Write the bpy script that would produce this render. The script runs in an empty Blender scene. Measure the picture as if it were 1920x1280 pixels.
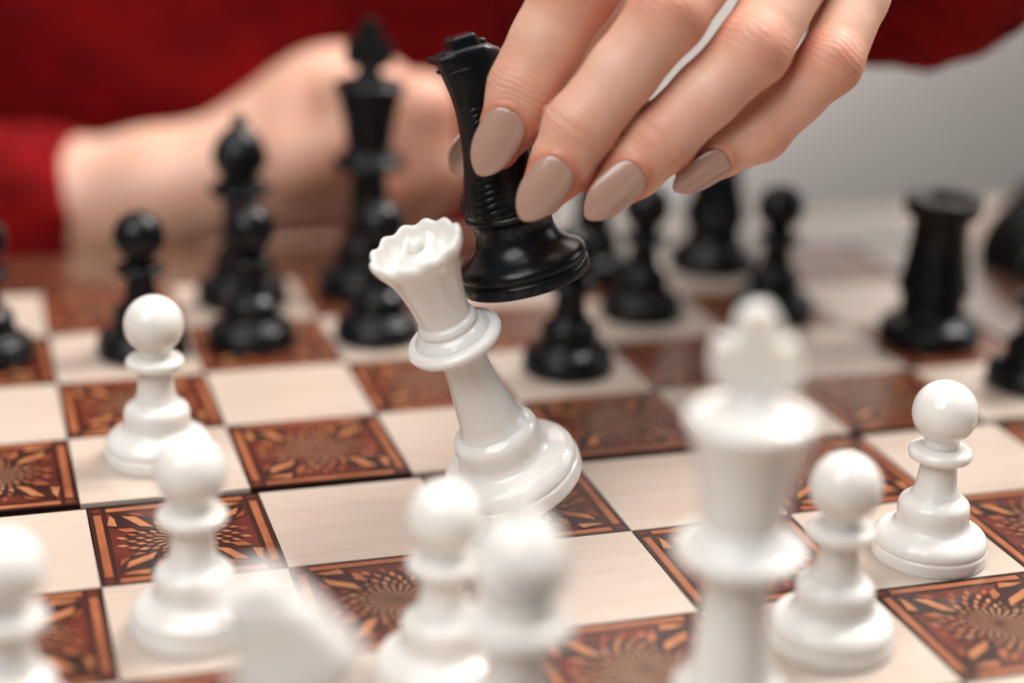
import bpy, math, random
import numpy as np
from mathutils import Vector, Matrix
random.seed(7); np.random.seed(7)
SC = bpy.context.scene
COL = SC.collection
S = 0.04                                   # one board square, metres

# ------------------------------------------------------------------ camera
PITCH, YAW, ROLL, FPX = 0.3420, 0.3106, 0.0347, 3339.1
CAM = np.array([-0.54876, -9.67432, 4.45985])            # in squares
c_, s_ = math.cos, math.sin
FWD = np.array([s_(YAW)*c_(PITCH), c_(YAW)*c_(PITCH), -s_(PITCH)])
R0 = np.array([c_(YAW), -s_(YAW), 0.0]); U0 = np.cross(R0, FWD)
RGT = R0*c_(ROLL) + U0*s_(ROLL); UPV = -R0*s_(ROLL) + U0*c_(ROLL)
cd = bpy.data.cameras.new('camera'); cam = bpy.data.objects.new('camera', cd); COL.objects.link(cam)
cam.matrix_world = Matrix(((RGT[0], UPV[0], -FWD[0], CAM[0]*S), (RGT[1], UPV[1], -FWD[1], CAM[1]*S),
                           (RGT[2], UPV[2], -FWD[2], CAM[2]*S), (0, 0, 0, 1)))
cd.sensor_width = 36; cd.lens = FPX/1920*36; cd.clip_start = 0.02; cd.clip_end = 50
cd.dof.use_dof = True; cd.dof.focus_distance = 10.05*S; cd.dof.aperture_fstop = 3.7; cd.dof.aperture_blades = 0
SC.camera = cam
SC.render.resolution_x, SC.render.resolution_y = 1024, 682
SC.view_settings.view_transform = 'Standard'; SC.view_settings.look = 'None'
SC.view_settings.exposure = -0.04; SC.view_settings.gamma = 1.0
SC.cycles.use_denoising = True
SC.cycles.max_bounces = 8

def at(x, y, d):
    """a place in the room (in squares) seen in direction x, y of the 1920x1280 photo, d squares away"""
    return CAM + d*(FWD + RGT*(x-960)/FPX - UPV*(y-640)/FPX)

# ------------------------------------------------------------------ light (indoors: soft window light)
W = bpy.data.worlds.new('World'); SC.world = W; W.use_nodes = True
W.node_tree.nodes['Background'].inputs[0].default_value = (1.0, 0.97, 0.94, 1)
W.node_tree.nodes['Background'].inputs[1].default_value = 0.08
def area(name, loc, target, sx, sy, power, col):
    l = bpy.data.lights.new(name, 'AREA'); l.shape = 'RECTANGLE'; l.size = sx; l.size_y = sy; l.energy = power; l.color = col
    o = bpy.data.objects.new(name, l); COL.objects.link(o)
    o.location = Vector(loc)*S; d = (Vector(target)-Vector(loc)); o.rotation_euler = d.to_track_quat('-Z', 'Y').to_euler()
    return o
area('window_light', (-13, -12, 22), (2, 0, 0), 0.75, 0.75, 11.0, (1.0, 0.99, 0.975))
area('ceiling_light', (2, 8, 46), (2, 6, 0), 1.3, 1.3, 14.0, (1.0, 0.99, 0.975))
area('backdrop_fill', (30, 12, 40), (16, 35, 4), 0.8, 0.8, 66.0, (1.0, 0.94, 0.885))  # added lamp without a known source, brightens the backdrop
area('side_window_light', (26, 2, 16), (3, 0, 0), 0.5, 0.7, 3.0, (0.90, 0.95, 1.0))

for k, (x, y) in enumerate(((14, -6), (20, 6), (6, -16), (-4, -18))):            # small ceiling spots
    l = bpy.data.lights.new('ceiling_spot', 'POINT'); l.energy = 3.0; l.shadow_soft_size = .018; l.color = (1, .97, .93)
    o = bpy.data.objects.new('ceiling_spot', l); COL.objects.link(o); o.location = Vector((x, y, 42))*S

# ------------------------------------------------------------------ materials
def mat(name, col, rough=0.5, spec=0.5, coat=0.0, sss=0.0, sssr=(1, .4, .25), ssss=0.002, sheen=0.0):
    m = bpy.data.materials.new(name); m.use_nodes = True
    b = m.node_tree.nodes['Principled BSDF']
    b.inputs['Base Color'].default_value = (*col, 1); b.inputs['Roughness'].default_value = rough
    b.inputs['Specular IOR Level'].default_value = spec
    b.inputs['Coat Weight'].default_value = coat; b.inputs['Coat Roughness'].default_value = 0.12
    if sss:
        b.inputs['Subsurface Weight'].default_value = sss; b.inputs['Subsurface Radius'].default_value = sssr
        b.inputs['Subsurface Scale'].default_value = ssss
    if sheen:
        b.inputs['Sheen Weight'].default_value = sheen; b.inputs['Sheen Roughness'].default_value = 0.5
        b.inputs['Sheen Tint'].default_value = (*col, 1)
    return m
def N(m, t, **kw):
    n = m.node_tree.nodes.new(t)
    for k, v in kw.items(): setattr(n, k, v)
    return n
def L(m, a, b): m.node_tree.links.new(a, b)
def bsdf(m): return m.node_tree.nodes['Principled BSDF']
def ramp(m, fac, stops):
    r = N(m, 'ShaderNodeValToRGB'); cr = r.color_ramp
    while len(cr.elements) < len(stops): cr.elements.new(0.5)
    for e, (p, c) in zip(cr.elements, stops): e.position = p; e.color = (*c, 1)
    L(m, fac, r.inputs[0]); return r.outputs[0]
def noise_tex(m, scale, detail=4, sx=1, sy=1, sz=1, rnd=True, rough=.55):
    tc = N(m, 'ShaderNodeTexCoord'); mp = N(m, 'ShaderNodeMapping'); mp.inputs['Scale'].default_value = (sx, sy, sz)
    src = tc.outputs['Object']
    if rnd:
        oi = N(m, 'ShaderNodeObjectInfo'); mu = N(m, 'ShaderNodeMath', operation='MULTIPLY'); mu.inputs[1].default_value = 37.0
        L(m, oi.outputs['Random'], mu.inputs[0]); va = N(m, 'ShaderNodeVectorMath', operation='ADD')
        L(m, src, va.inputs[0]); L(m, mu.outputs[0], va.inputs[1]); src = va.outputs[0]
    L(m, src, mp.inputs[0]); nz = N(m, 'ShaderNodeTexNoise'); nz.inputs['Scale'].default_value = scale
    nz.inputs['Detail'].default_value = detail; nz.inputs['Roughness'].default_value = rough
    L(m, mp.outputs[0], nz.inputs['Vector']); return nz.outputs['Fac']
def bump(m, fac, strength, dist):
    b = N(m, 'ShaderNodeBump'); b.inputs['Strength'].default_value = strength; b.inputs['Distance'].default_value = dist
    L(m, fac, b.inputs['Height']); L(m, b.outputs[0], bsdf(m).inputs['Normal'])
def rough_var(m, fac, lo, hi):
    r = N(m, 'ShaderNodeMapRange'); r.inputs['To Min'].default_value = lo; r.inputs['To Max'].default_value = hi
    L(m, fac, r.inputs[0]); L(m, r.outputs[0], bsdf(m).inputs['Roughness'])

M = {}
M['white'] = mat('white_plastic', (0.815, 0.79, 0.75), 0.22, 0.5, sss=0.3, sssr=(1, .78, .55), ssss=0.003)
fw = noise_tex(M['white'], 24, 5); L(M['white'], ramp(M['white'], fw, [(.30, (.775, .74, .69)), (.55, (.82, .80, .765)), (.75, (.83, .815, .785))]), bsdf(M['white']).inputs['Base Color'])
f = noise_tex(M['white'], 90, 3); rough_var(M['white'], f, 0.07, 0.20); bump(M['white'], noise_tex(M['white'], 30, 2), .02, .0015)
M['black'] = mat('black_plastic', (0.004, 0.0052, 0.0065), 0.25, 0.28)
f = noise_tex(M['black'], 110, 4); rough_var(M['black'], f, 0.16, 0.36)
M['maple'] = mat('maple_veneer', (0.6, 0.5, 0.4), 0.3, 0.5, coat=0.25)
f = noise_tex(M['maple'], 40, 6, 1.0, 9, 1)
f2 = noise_tex(M['maple'], 14, 3, 1.0, 3.5, 1)
mx = N(M['maple'], 'ShaderNodeMath', operation='MULTIPLY_ADD'); mx.inputs[1].default_value = 0.5; L(M['maple'], f, mx.inputs[0])
m2 = N(M['maple'], 'ShaderNodeMath', operation='MULTIPLY'); m2.inputs[1].default_value = 0.5; L(M['maple'], f2, m2.inputs[0]); L(M['maple'], m2.outputs[0], mx.inputs[2])
L(M['maple'], ramp(M['maple'], mx.outputs[0], [(.28, (.475, .365, .29)), (.45, (.535, .435, .36)), (.65, (.575, .48, .405))]), bsdf(M['maple']).inputs['Base Color'])
def wood(key, dark, light, rough=.3, coat=.12, sc=60, sy=8):
    m = M[key] = mat(key, light, rough, .5, coat)
    f = noise_tex(m, sc, 5, 1, sy, 1)
    L(m, ramp(m, f, [(.3, dark), (.68, light)]), bsdf(m).inputs['Base Color'])
wood('panel', (.062, .0095, .005), (.135, .020, .009), .34, .10, 130, 2)
wood('wenge', (.016, .006, .005), (.034, .011, .008))
wood('orange', (.25, .070, .028), (.39, .130, .052), sc=150, sy=2)
wood('honey', (.33, .115, .044), (.49, .195, .080), sc=150, sy=2)
wood('beige', (.33, .135, .070), (.48, .235, .13), sc=150, sy=2)
wood('rust', (.20, .045, .016), (.30, .075, .027), sc=150, sy=2)
wood('rail', (.040, .015, .008), (.10, .042, .024), .22, .5, 18, 10)
M['black_edge'] = mat('black_edge', (.004, .004, .005), .7, .12)
wood('table', (.26, .175, .125), (.42, .31, .24), .38, .2, 6, 9)
M['nail'] = mat('nail_polish', (.41, .248, .19), .22, .5, coat=.6)
f = noise_tex(M['nail'], 300, 2, 1, 1, 1, False); bump(M['nail'], f, .05, .0003)

# skin: base tone, a redder tone carried by the vertices near joints and finger tips, pores as bump
m = M['skin'] = mat('skin', (.62, .37, .26), .45, .45, sss=.4, sssr=(1, .34, .18), ssss=.0034)
vc = N(m, 'ShaderNodeAttribute'); vc.attribute_name = 'flush'
f = noise_tex(m, 60, 4, rnd=False)
ad = N(m, 'ShaderNodeMath', operation='MULTIPLY_ADD'); ad.inputs[1].default_value = 1.1; ad.inputs[2].default_value = -.48; L(m, f, ad.inputs[0])
a2 = N(m, 'ShaderNodeMath', operation='ADD'); L(m, ad.outputs[0], a2.inputs[0]); L(m, vc.outputs['Fac'], a2.inputs[1]); a2.use_clamp = True
L(m, ramp(m, a2.outputs[0], [(0.0, (.78, .50, .38)), (.45, (.72, .395, .28)), (1.0, (.59, .215, .135))]), bsdf(m).inputs['Base Color'])
jx = N(m, 'ShaderNodeAttribute'); jx.attribute_name = 'jx'; jw = N(m, 'ShaderNodeAttribute'); jw.attribute_name = 'jw'
nw_ = noise_tex(m, 140, 3, rnd=False)
w1 = N(m, 'ShaderNodeMath', operation='MULTIPLY'); w1.inputs[1].default_value = 9.0; L(m, nw_, w1.inputs[0])
w2 = N(m, 'ShaderNodeMath', operation='MULTIPLY_ADD'); w2.inputs[1].default_value = 17.0; L(m, jx.outputs['Fac'], w2.inputs[0]); L(m, w1.outputs[0], w2.inputs[2])
w3 = N(m, 'ShaderNodeMath', operation='SINE'); L(m, w2.outputs[0], w3.inputs[0])
w4 = N(m, 'ShaderNodeMath', operation='ABSOLUTE'); L(m, w3.outputs[0], w4.inputs[0])
w5 = N(m, 'ShaderNodeMath', operation='POWER'); w5.inputs[1].default_value = .35; L(m, w4.outputs[0], w5.inputs[0])
w6 = N(m, 'ShaderNodeMath', operation='MULTIPLY'); L(m, w5.outputs[0], w6.inputs[0]); L(m, jw.outputs['Fac'], w6.inputs[1])
pores = noise_tex(m, 1100, 3, rnd=False); fine = noise_tex(m, 260, 3, rnd=False)
w7 = N(m, 'ShaderNodeMath', operation='MULTIPLY_ADD'); w7.inputs[1].default_value = .30; L(m, pores, w7.inputs[0]); L(m, w6.outputs[0], w7.inputs[2])
w8 = N(m, 'ShaderNodeMath', operation='MULTIPLY_ADD'); w8.inputs[1].default_value = .5; L(m, fine, w8.inputs[0]); L(m, w7.outputs[0], w8.inputs[2])
bump(m, w8.outputs[0], .75, .00036); rough_var(m, fine, .36, .54)

m = M['wool'] = mat('red_wool', (.26, .0035, .007), .85, .15, sheen=.08)
f = noise_tex(m, 55, 8, rnd=False, rough=.75)
L(m, ramp(m, f, [(.33, (.13, .0008, .0016)), (.5, (.25, .0014, .003)), (.66, (.38, .003, .006))]), bsdf(m).inputs['Base Color'])
bump(m, f, .9, .006)
m = M['drape'] = mat('pale_backdrop', (.60, .555, .52), .85, .2)
f = noise_tex(m, 2.2, 3, rnd=False)
L(m, ramp(m, f, [(.3, (.66, .615, .58)), (.7, (.74, .715, .69))]), bsdf(m).inputs['Base Color'])

# ------------------------------------------------------------------ helpers
def mesh(name, v, fcs, mats, fm=None, smooth=True):
    me = bpy.data.meshes.new(name); me.from_pydata([tuple(float(q)*S for q in p) for p in v], [], fcs)
    for k in (mats if isinstance(mats, (list, tuple)) else [mats]): me.materials.append(M[k])
    if fm is not None: me.polygons.foreach_set('material_index', fm)
    me.polygons.foreach_set('use_smooth', [smooth]*len(me.polygons)); me.update(); return me
def link(name, me, parent=None, loc=None):
    o = bpy.data.objects.new(name, me); COL.objects.link(o)
    if parent: o.parent = parent
    if loc is not None: o.location = Vector([float(q) for q in loc])*S
    return o
def tag(o, label=None, cat=None, group=None, kind=None):
    for k, q in (('label', label), ('category', cat), ('group', group), ('kind', kind)):
        if q: o[k] = q
    return o
def empty(name, loc=(0, 0, 0)):
    o = bpy.data.objects.new(name, None); COL.objects.link(o); o.empty_display_size = .01
    o.location = Vector([float(q) for q in loc])*S; return o
def box(x0, x1, y0, y1, z0, z1):
    v = [(x, y, z) for z in (z0, z1) for y in (y0, y1) for x in (x0, x1)]
    return v, [(0, 2, 3, 1), (4, 5, 7, 6), (0, 1, 5, 4), (2, 6, 7, 3), (0, 4, 6, 2), (1, 3, 7, 5)]
def bevel(o, w, seg=2):
    b = o.modifiers.new('bevel', 'BEVEL'); b.width = w*S; b.segments = seg; b.limit_method = 'ANGLE'; return o
def smooth_profile(pts, sub=5):
    """Catmull-Rom through (r, z); a point given twice stays a sharp corner"""
    runs, cur = [], [pts[0]]
    for p, q in zip(pts, pts[1:]):
        if p == q: runs.append(cur); cur = [q]
        else: cur.append(q)
    runs.append(cur); out = []
    for run in runs:
        P = [np.array(p, float) for p in run]
        if len(P) < 3: out += [tuple(p) for p in P]; continue
        E = [2*P[0]-P[1]] + P + [2*P[-1]-P[-2]]
        for i in range(1, len(E)-2):
            for k in range(sub):
                t = k/sub; a, b, c, d = E[i-1:i+3]
                q = .5*(2*b + (c-a)*t + (2*a-5*b+4*c-d)*t*t + (3*b-a-3*c+d)*t**3)
                out.append((max(q[0], 0.0), q[1]))
        out.append(tuple(P[-1]))
    return out
def lathe(pts, n=64, warp=None, sub=5):
    pr = smooth_profile(pts, sub); v, fcs = [], []
    for r, z in pr:
        for k in range(n):
            a = 2*math.pi*k/n; p = np.array([r*math.cos(a), r*math.sin(a), z])
            v.append(warp(p, a, r, z) if warp else p)
    for i in range(len(pr)-1):
        for k in range(n):
            k2 = (k+1) % n
            fcs.append((i*n+k, i*n+k2, (i+1)*n+k2, (i+1)*n+k))
    fcs.append(tuple(range(n-1, -1, -1))); b = (len(pr)-1)*n; fcs.append(tuple(range(b, b+n)))
    return v, fcs
def arc(cr, cz, r, a0, a1, n=10):
    return [(cr + r*math.cos(math.radians(a0+(a1-a0)*k/n)), cz + r*math.sin(math.radians(a0+(a1-a0)*k/n))) for k in range(n+1)]

# ------------------------------------------------------------------ table, backdrop
BT = 0.65                                                   # board thickness
o = link('table', mesh('table', *box(-30, 30, -16, 7.5, -BT-1.0, -BT-.004), 'table', smooth=False)); bevel(o, .15)
tag(o, 'brown wooden table top under the chess board', None, kind='structure')
nx, nz = 110, 80; v, fcs = [], []
def fold_u(p): return .67*p[0] - .74*p[2]
U1 = fold_u(at(1560, 250, 43)); U2_ = fold_u(at(1760, 330, 43))
for j in range(nz+1):
    for i in range(nx+1):
        x, z = -45+110*i/nx, -30+70*j/nz
        u = fold_u((x, 0, z)); w = max(0.0, u-U1)/(U2_-U1)
        v.append((x, 35 + 0.55*w*w/(1+.5*w) - .10*x, z))  # invented bend: surface turns away towards lower right so it shades darker
for j in range(nz):
    for i in range(nx): a = j*(nx+1)+i; fcs.append((a, a+1, a+nx+2, a+nx+1))
o = link('backdrop', mesh('backdrop', v, fcs, 'drape')); tag(o, 'pale grey backdrop far behind the board, bent to make its shading', None, kind='structure')

# ------------------------------------------------------------------ chess board
GX, GY = -0.0315, 0.0758                                     # how the far half sits against the near half
FW = 0.98                                                    # rail width
board = tag(empty('chess_board', (3, 0, 0)), 'folding chess board with maple squares and star marquetry dark squares', 'chess board')
B0 = np.array([3.0, 0, 0])
def bput(name, me, at_, parent=board, off=B0):
    o = link(name, me, parent); o.location = Vector([float(q) for q in (np.array(at_)-off)])*S; return o
halves = {}
for side in (-1, 1):
    sx, sy = (GX, GY) if side > 0 else (0, 0)
    y0, y1 = (sy, sy+4+FW) if side > 0 else (-4-FW, 0)
    h = bput('board_half', mesh('board_half', *box(-1-FW, 7+FW, min(y0, y1), max(y0, y1), -BT, -.03), 'black_edge', smooth=False), (0, 0, 0), off=np.array([3.0, 0, 0]))
    h.location = Vector((-3*S+sx*S, 0, 0)); halves[side] = h
    tag(h, 'half of the board nearer the camera' if side < 0 else 'far half of the board beyond the dark fold')
    def rail(x0, x1, ya, yb):
        r = link('rail', mesh('rail', *box(x0, x1, ya, yb, -.03, -.002), 'rail', smooth=False), h); bevel(r, .012); return r
    ya, yb = (sy+.012, sy+4.0) if side > 0 else (-4.0, -.012)
    rail(-1-FW, -1.05, ya, yb); rail(7.05, 7+FW, ya, yb)
    if side > 0: rail(-1-FW, 7+FW, sy+4.05, sy+4+FW)
    else: rail(-1-FW, 7+FW, -4-FW, -4.05)
g = .004
light_me = mesh('light_square', *box(-.5+g, .5-g, -.5+g, .5-g, -.03, 0), 'maple', smooth=False)
dark_me = mesh('dark_square', *box(-.5+g, .5-g, -.5+g, .5-g, -.03, 0), 'wenge', smooth=False)
pan = .398
panel_me = mesh('panel', *box(-pan, pan, -pan, pan, -.001, .0012), 'panel', smooth=False)
strip_me = mesh('border_strip', *box(-.395, .395, -.0215, .0215, -.001, .0012), 'orange', smooth=False)
block_me = mesh('corner_block', *box(-.025, .025, -.025, .025, -.001, .0012), 'panel', smooth=False)
def star():
    """marquetry star: rays, rings of rhombi, long kites to the corners; (material, polygon) list"""
    polys = []
    def pt(r, deg): return (r*math.cos(math.radians(deg)), r*math.sin(math.radians(deg)))
    n = 22; st = 360/n; rnd = random.Random(5)
    def ext(deg): return 1.0 + .07*abs(math.sin(math.radians(2*deg)))     # the star reaches further on the diagonals
    base = []
    for k in range(n*2):
        d = k*st/2; base.append(pt((.295 if k % 2 == 0 else .325)*ext(d), d))
    polys.append((0, base, 0))
    def rhomb(mi, r0, r1, d, w, tw, lay=1):                                # a slanted rhombus, its outer point turned by tw
        rm = (r0+r1)/2; polys.append((mi, [pt(r0, d), pt(rm*.985, d-w+tw*.4), pt(r1, d+tw), pt(rm*1.01, d+w*.75+tw*.5)], lay))
    for k in range(n):
        d = k*st; d2 = d+st/2
        polys.append((3, [pt(.008, d), pt(.155, d-st*.155), pt(.182, d), pt(.155, d+st*.155)], 1))                 # centre rays
        rhomb(3 if k % 2 else 1, .168, .222, d2, st*.27, -st*.18)
        rhomb(rnd.choice((1, 2, 3)), .212, .268*ext(d), d, st*.27, -st*.22)
        rhomb(rnd.choice((1, 2, 4)), .255*ext(d2), .318*ext(d2), d2, st*.25, -st*.24)
        if abs((d2 % 90)-45) > 14: rhomb(rnd.choice((1, 2, 4)), .305*ext(d), .382, d, st*.20, -st*.22)
    for q in range(4):
        d = 45+90*q
        polys.append((0, [pt(.19, d), pt(.36, d-17), pt(.44, d-16), pt(.545, d-1), pt(.48, d+15), pt(.33, d+20)], 2))
        polys.append((2, [pt(.225, d-3), pt(.405, d-9), pt(.47, d-3), pt(.30, d+3.5)], 3))              # long kite
        polys.append((2, [pt(.478, d+3.5), pt(.535, d+0.5), pt(.47, d+14.5), pt(.415, d+13)], 3))           # end piece along the border
        polys.append((4, [pt(.365, d-15), pt(.425, d-15.5), pt(.475, d-8.5), pt(.42, d-10.5)], 3))
        polys.append((1, [pt(.27, d+17), pt(.33, d+12), pt(.40, d+17.5), pt(.345, d+22)], 3))
    v, fcs, fm = [], [], []
    for mi, pg, lay in polys:
        z = .0020 + .0007*lay; b = len(v); v += [(x, y, z) for x, y in pg]; fcs.append(tuple(range(b, b+len(pg)))); fm.append(mi)
    return mesh('star_inlay', v, fcs, ['wenge', 'orange', 'honey', 'beige', 'rust'], fm, False)
star_me = star()
for r in range(-4, 4):
    h = halves[1 if r >= 0 else -1]
    for c in range(-1, 7):
        y = r+.5+(GY if r >= 0 else 0); x = c+.5
        is_dark = (r+c) % 2 == 1
        if not is_dark: link('light_square', light_me, h, (x, y, 0)); continue
        d = link('dark_square', dark_me, h, (x, y, 0))
        d.parent = board; d.location = Vector((x-3+(GX if r >= 0 else 0), y, 0))*S
        link('panel', panel_me, d)
        for k in range(4):
            a = k*math.pi/2
            s = link('border_strip', strip_me, d); s.rotation_euler.z = a; s.location = Vector((math.sin(a)*.4485, -math.cos(a)*.4485, 0))*S
            s = link('corner_block', block_me, d); s.location = Vector((math.cos(a+math.pi/4)*.634, math.sin(a+math.pi/4)*.634, 0))*S
        st = link('star_inlay', star_me, d); st.rotation_euler.z = (c*5+r*3) % 4*math.pi/2; st.scale = (1, 1, 1) if (c+2*r) % 3 else (-1, 1, 1)

# ------------------------------------------------------------------ chess pieces
def base_profile(R, h):
    """foot with a rim groove, a hollow, then a shoulder ring; R foot radius, h height of the shoulder top"""
    k = h/.395
    return [(R*.98, 0), (R*.98, 0), (R, .018*k), (R, .070*k), (R*.972, .084*k), (R*.985, .100*k), (R*.962, .130*k), (R*.885, .160*k),
            (R*.77, .180*k), (R*.675, .197*k), (R*.628, .225*k), (R*.622, .262*k), (R*.620, .300*k), (R*.600, .330*k), (R*.545, .352*k), (R*.46, .372*k), (R*.36, .40*k)]
def ring(rin, rout, z0, z1):
    zm = (z0+z1)/2
    return [(rin, z0), (rin, z0), (rout*.90, z0+.1*(z1-z0)), (rout*.985, z0+.3*(z1-z0)), (rout, zm), (rout*.97, z0+.72*(z1-z0)), (rout*.85, z0+.9*(z1-z0)), (rin, z1), (rin, z1)]
KINDS = {}
def pawn_parts():
    return [('base', lathe(base_profile(.325, .395))),
            ('stem', lathe([(.150, .36), (.128, .40), (.114, .44), (.108, .50), (.100, .57), (.102, .60)])),
            ('collar', lathe(ring(.08, .178, .592, .672))),
            ('head', lathe([(.09, .665), (.10, .69)] + arc(0, .87, .181, -56, 90, 16), sub=2))]
def bishop_parts():
    def slit(p, a, r, z):
        d = (p[0]*.62 + (z-1.27)*.785)
        if p[0] > -.02 and abs(d) < .042 and r > .03: p = np.array([p[0]*.68, p[1]*.88, z])
        return p
    mitre = [(.11, .98), (.13, 1.0), (.188, 1.07), (.212, 1.14), (.202, 1.22), (.155, 1.31), (.092, 1.37), (.055, 1.395), (.05, 1.40)]
    return [('base', lathe(base_profile(.355, .45))),
            ('stem', lathe([(.165, .42), (.160, .47), (.155, .55), (.145, .70), (.138, .83), (.145, .87)])),
            ('collar', lathe(ring(.09, .245, .855, .94))),
            ('neck_ring', lathe(ring(.08, .175, .93, .99))),
            ('mitre', lathe(mitre, 96, slit, 8)),
            ('finial', lathe([(.03, 1.385)] + arc(0, 1.435, .058, -60, 90, 10), 32, sub=2))]
def rook_parts():
    def cren(p, a, r, z): return p
    top = [(.21, .955), (.26, .985), (.288, 1.015), (.296, 1.10), (.292, 1.12), (.28, 1.125), (.28, 1.125), (.225, 1.125), (.225, 1.125), (.22, 1.085), (.22, 1.085), (.0, 1.085)]
    def crenw(p, a, r, z):
        if z > 1.09 and math.cos(a*6) < -.35: p = np.array([p[0], p[1], z-.006])
        return p
    return [('base', lathe(base_profile(.388, .42))),
            ('tower', lathe([(.275, .39), (.272, .44), (.258, .52), (.238, .64), (.222, .76), (.214, .88), (.22, .98)])),
            ('battlement', lathe(top, 96, crenw, 3))]
def queen_parts():
    def scal(p, a, r, z):
        w = max(0.0, min(1.0, (z-1.50)/.12)) if r > .14 else 0
        if w:
            q = math.cos(12*a); q = 1-2*abs(math.cos(6*a))**1.0*.0-1+q; p = np.array([p[0]*(1+.018*q*w), p[1]*(1+.018*q*w), z+.010*q*w])
        return p
    crown = [(.14, 1.16), (.148, 1.20), (.150, 1.25), (.158, 1.32), (.172, 1.40), (.192, 1.48), (.218, 1.555), (.243, 1.60), (.258, 1.625), (.266, 1.65), (.264, 1.675), (.25, 1.69), (.235, 1.685), (.222, 1.665), (.205, 1.635), (.17, 1.605), (.13, 1.60), (.112, 1.612), (.095, 1.635), (.07, 1.652), (.03, 1.66), (.0, 1.66)]
    return [('base', lathe(base_profile(.412, .47))),
            ('stem', lathe([(.224, .410), (.202, .434), (.186, .462), (.174, .51), (.164, .58), (.150, .68), (.136, .80), (.126, .92), (.122, 1.0), (.135, 1.04)])),
            ('collar', lathe(ring(.10, .278, 1.02, 1.10))),
            ('collar', lathe([(.10, 1.08), (.215, 1.085), (.205, 1.115), (.18, 1.14), (.155, 1.15), (.10, 1.15)])),
            ('crown', lathe([(.10, 1.14), (.16, 1.145), (.172, 1.165), (.165, 1.19), (.148, 1.205), (.148, 1.205)] + crown[2:], 132, scal, 5)),
            ('finial', lathe([(.02, 1.63)] + arc(0, 1.675, .048, -50, 90, 10), 32, sub=2))]
def king_parts():
    crown = [(.165, 1.16), (.180, 1.20), (.192, 1.30), (.210, 1.42), (.242, 1.55), (.270, 1.63), (.280, 1.66), (.270, 1.688), (.215, 1.715), (.13, 1.735), (.085, 1.765), (.06, 1.79), (.0, 1.79)]
    # a cross with flared arms
    a, b, w = .165, .05, .085
    C = [(.085, -.20), (.075, -.125), (.13, -.14), (.18, -.12), (.19, -.03), (.175, .05), (.12, .045), (.075, .04), (.088, .11), (.07, .18), (.035, .21)]
    C = [(x*.88, z*.92-.015) for x, z in C]; C = C + [(-x, z) for x, z in C[::-1]]
    n = len(C); v = [(x, -.065, 1.975+z) for x, z in C] + [(x, .065, 1.975+z) for x, z in C]
    fcs = [tuple(range(n)), tuple(range(2*n-1, n-1, -1))] + [((k+1) % n, (k+1) % n+n, k+n, k) for k in range(n)]
    return [('base', lathe(base_profile(.415, .47))),
            ('stem', lathe([(.224, .410), (.204, .434), (.190, .462), (.180, .51), (.170, .59), (.158, .72), (.148, .88), (.143, 1.0), (.15, 1.04)])),
            ('collar', lathe(ring(.10, .295, 1.015, 1.11))),
            ('collar', lathe([(.10, 1.09), (.23, 1.095), (.22, 1.12), (.20, 1.145), (.185, 1.17), (.10, 1.17)])),
            ('crown', lathe(crown)),
            ('cross', (v, fcs))]
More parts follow.
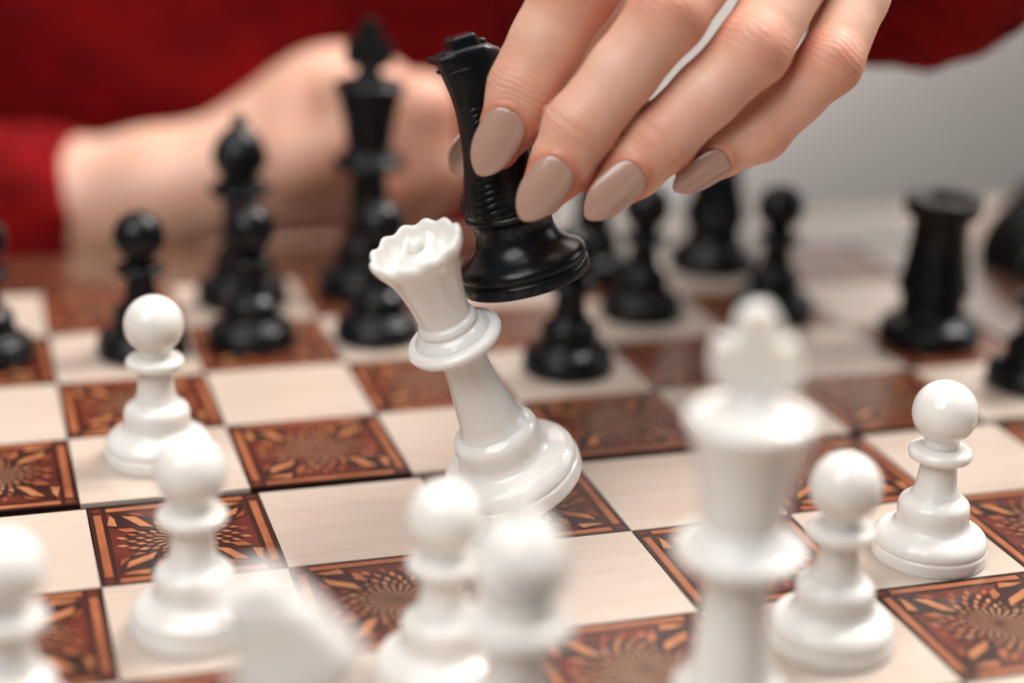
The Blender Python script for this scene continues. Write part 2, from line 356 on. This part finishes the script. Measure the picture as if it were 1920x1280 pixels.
def knight_parts():
    """sections up the neck: z, x of the back (crest) edge, x of the front (chest, muzzle) edge, half thickness"""
    sec = [(.42, -.255, .255, .235), (.47, -.262, .262, .235), (.52, -.255, .255, .205), (.60, -.225, .235, .175), (.70, -.197, .21, .155), (.80, -.180, .185, .143), (.90, -.170, .175, .135),
           (.96, -.166, .225, .130), (1.0, -.165, .29, .128), (1.06, -.166, .345, .122), (1.13, -.173, .335, .115), (1.20, -.184, .275, .110), (1.28, -.197, .195, .108), (1.33, -.207, .15, .105), (1.365, -.212, .10, .10), (1.385, -.190, .05, .085)]
    n = 40; v, fcs = [], []
    for z, a, b, t in sec:
        cx, hx = (a+b)/2, (b-a)/2
        for k in range(n):
            q = 2*math.pi*k/n; cxx, syy = math.cos(q), math.sin(q); e = .72 if z > .55 else .85
            v.append((cx + hx*math.copysign(abs(cxx)**e, cxx), t*math.copysign(abs(syy)**e, syy), z))
    for i in range(len(sec)-1):
        for k in range(n): k2 = (k+1) % n; fcs.append((i*n+k, i*n+k2, (i+1)*n+k2, (i+1)*n+k))
    fcs.append(tuple(range(n-1, -1, -1))); b = (len(sec)-1)*n; fcs.append(tuple(range(b, b+n)))
    parts = [('base', lathe([(.37, 0), (.37, 0), (.377, .015), (.377, .060), (.362, .075), (.374, .092), (.374, .122), (.352, .152), (.300, .185), (.258, .225), (.232, .275), (.226, .325), (.236, .375), (.258, .405), (.262, .425), (.24, .44), (.15, .44)])),
             ('head', (v, fcs))]
    # two ears side by side on the crest
    ev, ef = box(-.135, .045, -.085, .085, 1.34, 1.45); ev = [(x + (.02 if z > 1.4 and x < 0 else 0) - (.02 if z > 1.4 and x > 0 else 0), y*(.8 if z > 1.4 else 1), z) for x, y, z in ev]
    parts.append(('ears', (ev, ef)))
    fv, ff = box(-.232, .06, -.098, .098, 1.335, 1.372); parts.append(('brow', (fv, ff)))
    gv, gf = box(-.192, -.06, -.108, .108, 1.262, 1.285); parts.append(('brow', (gv, gf)))
    gv, gf = box(.035, .085, -.05, .05, 1.35, 1.405); parts.append(('forelock', (gv, gf)))
    # mane: a strip of slanted ribs along the crest, on both cheeks of the neck
    mv, mf = [], []
    for k in range(17):
        z = .47 + .56*k/16; t = np.interp(z, [s[0] for s in sec], [s[3] for s in sec]); a = np.interp(z, [s[0] for s in sec], [s[1] for s in sec])
        for sd in (-1, 1):
            b0 = len(mv); wd = .15 if z < .62 else .10; hh = .012; m_ = 7
            for i in range(m_):
                q = i/(m_-1); x = a+.004+wd*q; y = sd*t*(abs(1-abs(1-q*wd/.19)**2.6))**.385; zz = z+.028*q
                mv += [(x, y, zz-.012), (x-.002, y+sd*hh*math.sin(math.pi*min(1, .15+q)), zz), (x, y, zz+.012)]
            for i in range(m_-1):
                for j in range(2): q = b0+i*3+j; mf.append((q, q+1, q+4, q+3))
    parts.append(('mane', (mv, mf)))
    # jaw line and eye on each side
    for sd in (-1, 1):
        jv = []; jf = []
        for x, z, r in ((.02, .62, .012), (.045, .72, .016), (.06, .84, .016), (.085, .96, .014), (.13, 1.04, .012)):
            t = np.interp(z, [s[0] for s in sec], [s[3] for s in sec]); jv += [(x-.02, sd*(t-.012), z), (x, sd*(t+.012), z), (x+.02, sd*(t-.012), z)]
        for i in range(4):
            for j in range(2): q = i*3+j; jf.append((q, q+1, q+4, q+3))
        parts.append(('cheek', (jv, jf)))
    return parts
BUILD = dict(pawn=pawn_parts, bishop=bishop_parts, rook=rook_parts, queen=queen_parts, king=king_parts, knight=knight_parts)
MESHES = {}
def piece(kind, colour, loc, label, rotz=0.0, matrix=None, group=None):
    if kind not in MESHES: MESHES[kind] = BUILD[kind]()
    key = (kind, colour)
    if key not in MESHES: MESHES[key] = [(n_, mesh(kind+'_'+n_, v_, f_, colour, smooth=n_ not in ('cross', 'ears', 'brow', 'forelock'))) for n_, (v_, f_) in MESHES[kind]]
    e = empty(colour+'_'+kind, loc); e.rotation_euler.z = rotz
    if matrix is not None: e.matrix_world = matrix
    for n_, me in MESHES[key]:
        o = link(n_, me, e)
        if n_ in ('cross', 'ears', 'brow', 'forelock'): bevel(o, .018, 3)
    tag(e, label, 'chess piece', group or (colour+' '+kind+'s of the chess set'))
    return e
def frame_matrix(loc, z, xhint):
    z = np.array(z)/np.linalg.norm(z); x = np.array(xhint) - z*np.dot(xhint, z); x /= np.linalg.norm(x); y = np.cross(z, x)
    return Matrix(((x[0], y[0], z[0], loc[0]*S), (x[1], y[1], z[1], loc[1]*S), (x[2], y[2], z[2], loc[2]*S), (0, 0, 0, 1)))
CA = math.pi/2 - YAW                                       # heading of the camera's view
piece('pawn', 'white', (.49, .67, 0), 'white pawn alone beyond the dark fold, left of the toppling queen')
piece('pawn', 'white', (.42, -1.56, 0), 'soft white pawn just before the fold, between the left knight and the far white pawn')
piece('pawn', 'white', (-.50, -2.42, 0), 'blurred white pawn cut off by the left edge of the picture')
piece('pawn', 'white', (1.50, -2.35, 0), 'blurred white pawn directly in front of the toppling queen, left of the bishop')
piece('pawn', 'white', (3.53, -2.47, 0), 'soft white pawn right beside the big blurred white king')
piece('pawn', 'white', (4.545, -1.68, 0), 'sharp glossy white pawn farthest to the right')
piece('bishop', 'white', (1.52, -3.43, 0), 'blurred white bishop with slit mitre at the bottom centre', rotz=-1.3)
piece('knight', 'white', (.44, -3.84, 0), 'very blurred white knight at the bottom edge, only its head in view', rotz=-YAW)
piece('king', 'white', (2.555, -3.34, 0), 'large blurred white king with a cross in the foreground', rotz=-YAW)
qa = np.array([-.403, -.092, .911]); qb = np.array([2.433, -.561, .165+.004])
piece('queen', 'white', qb, 'white queen with scalloped crown tipping over under the black knight', matrix=frame_matrix(qb, qa, (1, 0, 0)))
piece('pawn', 'black', (-.47, 2.68, 0), 'black pawn cut off by the left edge of the picture')
piece('pawn', 'black', (.60, 2.58, 0), 'black pawn behind the white pawn beyond the fold')
piece('pawn', 'black', (1.39, 2.63, 0), 'black pawn standing in front of the black bishop at left')
piece('pawn', 'black', (2.33, 2.56, 0), 'black pawn in front of the black king')
piece('pawn', 'black', (3.50, 1.62, 0), 'black pawn under the held knight, right of the queen')
piece('pawn', 'black', (4.46, 2.66, 0), 'black pawn below the ring finger, two squares left of the rook')
piece('pawn', 'black', (5.50, 2.46, 0), 'black pawn behind the white king, left of the black rook')
piece('pawn', 'black', (6.68, .62, 0), 'black pawn cut off by the right edge of the picture')
piece('bishop', 'black', (1.48, 3.62, 0), 'black bishop with pointed mitre in front of the resting forearm', rotz=-1.4)
piece('bishop', 'black', (4.40, 3.66, 0), 'black bishop mostly hidden behind the held knight', rotz=-1.4)
piece('king', 'black', (2.50, 3.66, 0), 'tall black king with a cross in front of the resting hand', rotz=-YAW)
piece('knight', 'black', (5.52, 3.72, 0), 'black knight on the last row below the little finger', rotz=-CA+.2)
piece('rook', 'black', (6.43, 1.64, 0), 'black rook standing near the right edge of the board')
# the knight in the hand
KD = 10.24
ka = math.radians(14); kv = math.radians(19)
kax = math.cos(kv)*(-math.sin(ka)*RGT + math.cos(ka)*UPV) - math.sin(kv)*FWD
kb = at(987, 522, KD)
piece('knight', 'black', kb, 'black knight held by the fingers and pushing the white queen over', matrix=frame_matrix(kb, kax, RGT*.90+FWD*.42))

# ------------------------------------------------------------------ the player opposite
def seg(P, a, b, ra, rb):
    pa = P-a; ba = b-a; h = np.clip((pa@ba)/np.dot(ba, ba), 0, 1)
    return np.linalg.norm(pa-h[..., None]*ba, axis=-1) - (ra+(rb-ra)*h)
def ell(P, c, ax, rr):
    q = np.stack([(P-c)@np.asarray(a_)/r_ for a_, r_ in zip(ax, rr)], -1); k = np.linalg.norm(q, axis=-1)
    return (k-1)*min(rr)
def smin(a, b, k):
    h = np.clip(.5+.5*(b-a)/k, 0, 1); return b+(a-b)*h - k*h*(1-h)
class Field:
    def __init__(s, lo, hi, res):
        s.lo = np.array(lo, float); s.res = res; s.n = np.ceil((np.array(hi)-s.lo)/res).astype(int)+1
        s.f = np.full(s.n, .6, np.float32)
    def add(s, pts, fn, margin, k):
        pts = np.array(pts); a = np.maximum(((pts.min(0)-margin-s.lo)/s.res).astype(int), 0); b = np.minimum(((pts.max(0)+margin-s.lo)/s.res).astype(int)+2, s.n)
        if (b <= a).any(): return
        g_ = np.stack(np.meshgrid(*[np.arange(a[i], b[i]) for i in range(3)], indexing='ij'), -1)*s.res + s.lo
        d = fn(g_); sl = tuple(slice(a[i], b[i]) for i in range(3)); s.f[sl] = smin(s.f[sl], d, k)
    def chain(s, pts, rad, k=.03, inner=.02):
        def fn(P):
            d = None
            for i in range(len(pts)-1):
                e = seg(P, pts[i], pts[i+1], rad[i], rad[i+1]); d = e if d is None else smin(d, e, inner)
            return d
        s.add(pts, fn, max(rad)+.25, k)
    def mesh(s):
        f = s.f; ins = f < 0; nx, ny, nz = f.shape
        acc = np.zeros((nx-1, ny-1, nz-1, 3), np.float32); cnt = np.zeros((nx-1, ny-1, nz-1), np.float32)
        def sl(o): return tuple(slice(o[i], f.shape[i]-1+o[i]) for i in range(3))
        corners = [(i, j, k) for i in (0, 1) for j in (0, 1) for k in (0, 1)]
        for ca in corners:
            for ax in range(3):
                if ca[ax]: continue
                cb = list(ca); cb[ax] = 1; fa, fb = f[sl(ca)], f[sl(cb)]
                cr = (fa < 0) != (fb < 0); t = np.where(cr, fa/np.where(cr, fa-fb, 1), 0)
                for i in range(3): acc[..., i] += cr*(ca[i] + (t if i == ax else 0))
                cnt += cr
        idx = -np.ones(cnt.shape, np.int64); w = np.argwhere(cnt > 0); idx[tuple(w.T)] = np.arange(len(w))
        v = (w + acc[tuple(w.T)]/cnt[tuple(w.T)][:, None])*s.res + s.lo
        quads = []
        for ax in range(3):
            o1, o2 = [q for q in range(3) if q != ax]
            A = [slice(None)]*3; A[ax] = slice(0, -1); Bq = [slice(None)]*3; Bq[ax] = slice(1, None)
            ch = ins[tuple(A)] != ins[tuple(Bq)]; e = np.argwhere(ch)
            e = e[(e[:, o1] > 0) & (e[:, o2] > 0) & (e[:, o1] < f.shape[o1]-1) & (e[:, o2] < f.shape[o2]-1)]
            first = ins[tuple(e.T)]
            def cell(d1, d2):
                q = e.copy(); q[:, o1] += d1; q[:, o2] += d2; return idx[tuple(q.T)]
            q = np.stack([cell(-1, -1), cell(0, -1), cell(0, 0), cell(-1, 0)], -1)
            flip = first if ax != 1 else ~first
            q[~flip] = q[~flip][:, ::-1]; quads.append(q)
        return v, np.concatenate(quads)
def relax(v, q, it, lam=.5):
    for _ in range(it):
        s_ = np.zeros_like(v); n_ = np.zeros(len(v))
        for a, b in ((0, 1), (1, 2), (2, 3), (3, 0)):
            np.add.at(s_, q[:, a], v[q[:, b]]); np.add.at(s_, q[:, b], v[q[:, a]]); np.add.at(n_, q[:, a], 1); np.add.at(n_, q[:, b], 1)
        v = v + lam*(s_/np.maximum(n_, 1)[:, None]-v)
    return v
person = tag(empty('person', at(300, 400, 22)), 'player in a red wool sweater, one hand moving the black knight, other forearm resting', 'person')
PB = np.array(person.location)/S

# moving hand. each finger: nail root and nail tip, their distance, then DIP, PIP, MCP (x, y, distance), radii in photo pixels
def rad(px, d): return px*d/FPX
FINGERS = [
    dict(nb=(957, 212), nt=(898, 329), d=(9.66, 9.74), nw=41, roll=-.10, ch=[(978, 168, 9.86), (1078, -18, 9.72), (1300, -260, 10.1)], r=[52, 68, 79, 84]),
    dict(nb=(1052, 306), nt=(978, 412), d=(9.52, 9.60), nw=40, roll=-.05, ch=[(1086, 240, 9.68), (1252, 28, 9.50), (1450, -230, 9.95)], r=[51, 65, 74, 84]),
    dict(nb=(1196, 318), nt=(1099, 409), d=(9.58, 9.66), nw=37, roll=.12, ch=[(1237, 262, 9.74), (1412, 92, 9.60), (1570, -190, 10.0)], r=[48, 62, 71, 80]),
    dict(nb=(1362, 300), nt=(1263, 356), d=(9.74, 9.80), nw=30, roll=.35, ch=[(1425, 248, 9.90), (1556, 118, 9.80), (1655, -120, 10.15)], r=[40, 52, 61, 70]),
]
hand_pts, joints, nails, chains = [], [], [], []
def nail_mesh(base, tip, n, w, arcr, bow=.035):
    t = tip-base; Ln = np.linalg.norm(t); t = t/Ln; n = n-t*np.dot(n, t); n /= np.linalg.norm(n); b = np.cross(n, t)
    nu, nv = 14, 26; v, fcs = [], []
    for j in range(nv+1):
        q = j/nv
        if q < .30: ww = w*(.30+.70*math.sqrt(max(0, 1-((.30-q)/.30)**2)))
        elif q < .50: ww = w
        else: ww = w*max(.02, (1-((q-.50)/.50)**1.9))**.62
        if q < .05: ww *= .6+8*q
        for i in range(nu+1):
            u = -1+2*i/nu; ph = math.asin(min(.97, ww/arcr))*u
            v.append(base + t*Ln*q + b*arcr*math.sin(ph) + n*(arcr*(math.cos(ph)-1) - bow*(q-.35)**2*1.0))
    for j in range(nv):
        for i in range(nu): a = j*(nu+1)+i; fcs.append((a, a+1, a+nu+2, a+nu+1))
    return v, fcs
for F_ in FINGERS:
    nb, nt = at(*F_['nb'], F_['d'][0]), at(*F_['nt'], F_['d'][1])
    t = (nt-nb)/np.linalg.norm(nt-nb); vw = -(nb-CAM)/np.linalg.norm(nb-CAM)
    n = vw - t*np.dot(vw, t); n /= np.linalg.norm(n); b = np.cross(n, t); n = n*math.cos(F_['roll']) + b*math.sin(F_['roll'])
    dd = F_['d'][0]; r0, r1, r2, r3 = [rad(p, dd) for p in F_['r']]
    tipc = nb + (nt-nb)*.58 - n*(r0*.93+.035); mid = nb + (nt-nb)*.08 - n*(r1*.93+.034)
    dip, pip, mcp = [at(*p) for p in F_['ch']]
    pts = [tipc, mid, dip, dip+(pip-dip)*.5, pip, pip+(mcp-pip)*.5, mcp]; rr = [r0*.88, r1*.94, r1*1.06, r1*1.03, r2, r2*.98, r3]
    chains.append((pts, rr)); joints += [(dip, r1, (pip-mid)/np.linalg.norm(pip-mid), .5), (pip, r2, (mcp-dip)/np.linalg.norm(mcp-dip), .75)]
    joints.append((tipc, r0, t, .8))
    nails.append((nb-t*.01-n*.004, nt, n, rad(F_['nw'], dd), r1*1.02))
thumb = [at(893, 300, 10.56), at(925, 262, 10.60), at(1000, 150, 10.66), at(1190, -40, 10.75), at(1420, -220, 10.9)]
trr = [rad(26, 10.5), rad(44, 10.5), rad(64, 10.5), rad(72, 10.5), rad(95, 10.8)]
wrist = at(1700, -380, 12.2); fore = at(1830, -330, 14.5)
allp = np.array([p for ch, _ in chains for p in ch] + thumb + [wrist, fore])
lo, hi = allp.min(0)-.5, allp.max(0)+.6
fld = Field(lo, hi, .0165)
for pts, rr in chains: fld.chain(pts, rr, k=.012, inner=.05)
fld.chain(thumb, trr, k=.012, inner=.05)
mcps = [ch[0][-1] for ch in chains]
for k in range(4): fld.chain([mcps[k], mcps[k]+(wrist-mcps[k])*.55, wrist], [chains[k][1][-1]*1.02, .30, .34], k=.14, inner=.1)
fld.chain([mcps[0], mcps[1], mcps[2], mcps[3]], [.22, .23, .22, .20], k=.10, inner=.08)
fld.chain([thumb[-1], wrist], [.30, .38], k=.2)
fld.chain([wrist, fore], [.40, .55], k=.2)
hv, hq = fld.mesh(); hv = relax(hv, hq, 2)
# joint creases and nail folds
flush = np.zeros(len(hv)); jxa = np.zeros(len(hv)); jwa = np.zeros(len(hv))
for (jp, jr, jd, am) in joints:
    rel = hv-jp; s_ax = rel@jd; rad_v = rel - s_ax[:, None]*jd; rd = np.linalg.norm(rad_v, axis=1); near = (rd < jr*1.12)
    flush += am*np.exp(-(s_ax/(jr*1.0))**2 - np.clip(rd/jr-1.1, 0, 9)**2*25)*.8
    if am < .8:
        facing = np.clip((rad_v/np.maximum(rd, 1e-6)[:, None])@(-FWD)*1.3+.1, 0, 1)
        wgt = np.exp(-(s_ax/(jr*(.42 if am < .6 else .60)))**2)*near*facing*(.8 if am < .6 else 1.0)
        sel = wgt > jwa; jxa[sel] = (s_ax/jr)[sel]; jwa[sel] = wgt[sel]
for (nb_, nt_, nn, w_, _r) in nails:
    t_ = nt_-nb_; L_ = np.linalg.norm(t_); t_ = t_/L_; nn = nn-t_*np.dot(nn, t_); nn /= np.linalg.norm(nn); bb = np.cross(nn, t_)
    rel = hv-nb_; qa_ = rel@t_/L_; lb = np.abs(rel@bb); up = rel@nn
    rr_ = np.where(qa_ < .30, np.sqrt((np.clip(.30-qa_, 0, 9)/.30)**2+(lb/w_)**2)-1, lb/w_-1)*w_
    ok = (up > -.22) & (qa_ > -.5) & (qa_ < .75) & (lb < w_*1.6)
    lift = .017*np.exp(-((rr_-.020)/.020)**2)*ok*np.clip((.75-qa_)/.25, 0, 1)
    sink = .012*np.clip(-rr_/.03, 0, 1)*ok
    hv = hv + nn*(lift-sink)[:, None]; flush += .55*np.exp(-((rr_-.02)/.035)**2)*ok
flush = np.clip(flush + .12, 0, 1)

# resting hand and forearm
A2 = [at(-150, 405, 16.7), at(110, 392, 16.35), at(300, 362, 16.2), at(440, 330, 16.2), at(560, 270, 16.2)]
f2 = Field(np.array([p for p in A2]+[at(880, 300, 16.5), at(880, 360, 15.0), at(650, 60, 15.8), at(650, 450, 17.4)]).min(0)-1.0, np.array([p for p in A2]+[at(880, 300, 16.5), at(880, 360, 15.0), at(650, 60, 15.8), at(650, 450, 17.4)]).max(0)+1.0, .04)
f2.chain(A2, [.66, .60, .55, .52, .60], k=.05, inner=.25)
f2.add([at(600, 255, 16.2)], lambda P: ell(P, at(610, 262, 16.2), (RGT*.86+UPV*.5, UPV*.86-RGT*.5, FWD), (.98, .72, .50)), 1.2, .25)
f2.add([at(625, 175, 16.1)], lambda P: ell(P, at(622, 190, 16.1), (RGT, UPV, FWD), (.46, .44, .42)), .9, .25)
for k in range(4):
    dz = .30*(k-1.0); ox = -18*k; oy = 14*k
    kn = at(655+ox*.4, 190+oy*2.2, 16.0+dz); p1 = at(790+ox*.6, 205+oy*3.0, 15.85+dz); p2 = at(812+ox, 318+oy*2, 15.95+dz); p3 = at(715+ox, 352+oy*1.5, 16.05+dz)
    f2.chain([kn, p1, p2, p3], [.34, .30, .26, .22], k=.035, inner=.08)
f2.chain([at(560, 300, 15.8), at(690, 250, 15.6), at(800, 285, 15.6)], [.36, .29, .22], k=.1, inner=.05)
f2.add([at(735, 290, 16.0)], lambda P: ell(P, at(745, 295, 16.1), (RGT, UPV, FWD), (.50, .55, .50)), 1.0, .10)
f2.add([at(820, 325, 16.1)], lambda P: ell(P, at(812, 318, 16.05), (RGT, UPV, FWD), (.26, .40, .40)), .8, .10)
f2.chain([at(760, 330, 15.95), at(825, 330, 15.95)], [.34, .25], k=.06)
rv, rq = f2.mesh(); rv = relax(rv, rq, 2)
bv = np.concatenate([hv, rv]) - PB; bq = np.concatenate([hq, rq+len(hv)])
fl2 = np.clip(.15+.6*np.exp(-((rv-at(800, 330, 16))**2).sum(1)/1.2), 0, 1)
me = mesh('body', bv, bq.tolist(), 'skin')
at_ = me.attributes.new('flush', 'FLOAT', 'POINT'); at_.data.foreach_set('value', np.concatenate([flush, fl2]).astype(np.float32))
for nm_, ar_ in (('jx', jxa), ('jw', jwa)):
    at_ = me.attributes.new(nm_, 'FLOAT', 'POINT'); at_.data.foreach_set('value', np.concatenate([ar_, np.zeros(len(rv))]).astype(np.float32))
body = link('body', me, person)
def nail(nm):
    v, fcs = nm; o = link('fingernail', mesh('fingernail', np.array(v)-PB, fcs, 'nail'), body)
    sd = o.modifiers.new('thick', 'SOLIDIFY'); sd.thickness = .014*S; sd.offset = -1; return o
for a in nails: nail(nail_mesh(*a))
tb, tt = at(905, 256, 10.50), at(849, 322, 10.50)
nail(nail_mesh(tb, tt, -RGT*.5-UPV*.2+FWD*.85, rad(36, 10.5), .15))

# sweater: torso and the two sleeves, one knitted garment
def garment(name, prims, lo, hi, res, amp):
    F3 = Field(lo, hi, res)
    for p in prims: p(F3)
    v, q = F3.mesh(); v = relax(v, q, 1)
    nrm = np.sin(v[:, 0]*3.1+1.3*np.sin(v[:, 2]*2.2)) * np.sin(v[:, 2]*2.7+v[:, 1]*1.7)
    fold = np.sin(v[:, 0]*.9+v[:, 2]*1.3+.8*np.sin(v[:, 2]*.8)); v = v + 2.2*amp*(fold*np.clip(((v-CAM)@FWD-18.5)/2, 0, 1))[:, None]*np.array([.3, -1, .2])
    v = v + amp*nrm[:, None]*np.stack([np.sin(v[:, 1]*2+1), np.cos(v[:, 2]*1.7), np.sin(v[:, 0]*2.1)], -1)
    v = v + np.random.default_rng(4).normal(0, .022 if name == 'sleeve' else .010, v.shape)
    return link(name, mesh(name, v-PB, q.tolist(), 'wool'), person)
tc = at(270, 60, 23.5)
sh_l = at(-330, -900, 24); el_l = at(-650, 330, 19.0); cu_l = at(92, 390, 16.36)
sh_r = at(860, -900, 24); el_r = at(2100, -560, 18.0); cu_r = at(1725, -165, 12.9)
wx = np.array([1.0, 0, 0]); wy = np.array([0, 1.0, 0]); wz = np.array([0, 0, 1.0])
prims = [lambda F: F.add([tc+[-6, -4, -9], tc+[6, 4, 9]], lambda P: ell(P, tc, (RGT, FWD*[1, 1, 0]/np.linalg.norm(FWD[:2]), wz), (5.35, 3.2, 11.0)), 1, .5),
         lambda F: F.chain([sh_l, el_l, at(-120, 400, 17.0), cu_l], [1.9, 1.35, .86, .74], k=.4, inner=.4)]
P_ = np.array([tc+[-7, -4, -9], tc+[7, 4, 9], sh_l, el_l, cu_l])
garment('sweater_body', prims, P_.min(0)-2, P_.max(0)+2, .16, .05)
P_ = np.array([sh_r, el_r, cu_r])
garment('sleeve', [lambda F: F.chain([sh_r, el_r, at(1840, -420, 14.6), cu_r], [1.7, 1.5, 1.30, 1.14], k=.2, inner=.4)], P_.min(0)-2.2, P_.max(0)+2.2, .16, .07)

# ------------------------------------------------------------------ dark pouch lying beside the board
pc = at(1985, 420, 15.9); pc[2] = -BT+.62
pouch = tag(empty('pouch', (pc[0], pc[1], -BT)), 'dark rounded pouch lying beyond the rook at the right edge', 'pouch')
M['cloth_black'] = mat('black_cloth', (.008, .008, .009), .8, .3); bump(M['cloth_black'], noise_tex(M['cloth_black'], 240, 3), .3, .001)
fp = Field(pc-1.6, pc+1.8, .05)
fp.add([pc-1.1, pc+1.1], lambda P: ell(P, pc, (RGT, wy, wz), (.72, .70, .62)), .3, .05)
fp.chain([pc+[.2, .2, .4], pc+[.55, .45, .72], pc+[.75, .6, .95]], [.40, .22, .34], k=.2, inner=.08)
v, q = fp.mesh(); v = relax(v, q, 2); e_ = v-pc; an = np.arctan2(e_[:, 1], e_[:, 0]); v = v + e_*(.03*np.sin(an*9+e_[:, 2]*4))[:, None]
link('bag', mesh('bag', v-[pc[0], pc[1], -BT], q.tolist(), 'cloth_black'), pouch)
cv, cf = [], []
ca_ = np.array([.55, .45, .72])/np.linalg.norm([.55, .45, .72]); cx_ = np.cross(ca_, wz); cx_ /= np.linalg.norm(cx_); cy_ = np.cross(ca_, cx_)
for i in range(32):
    for j in range(8):
        A_, B_ = 2*math.pi*i/32, 2*math.pi*j/8; rr_ = .235+.03*math.cos(B_)
        cv.append(np.array([.55, .45, .72+.62]) + cx_*rr_*math.cos(A_) + cy_*rr_*math.sin(A_) + ca_*.03*math.sin(B_))
        cf.append((i*8+j, ((i+1) % 32)*8+j, ((i+1) % 32)*8+(j+1) % 8, i*8+(j+1) % 8))
link('cord', mesh('cord', cv, cf, 'cloth_black'), pouch)
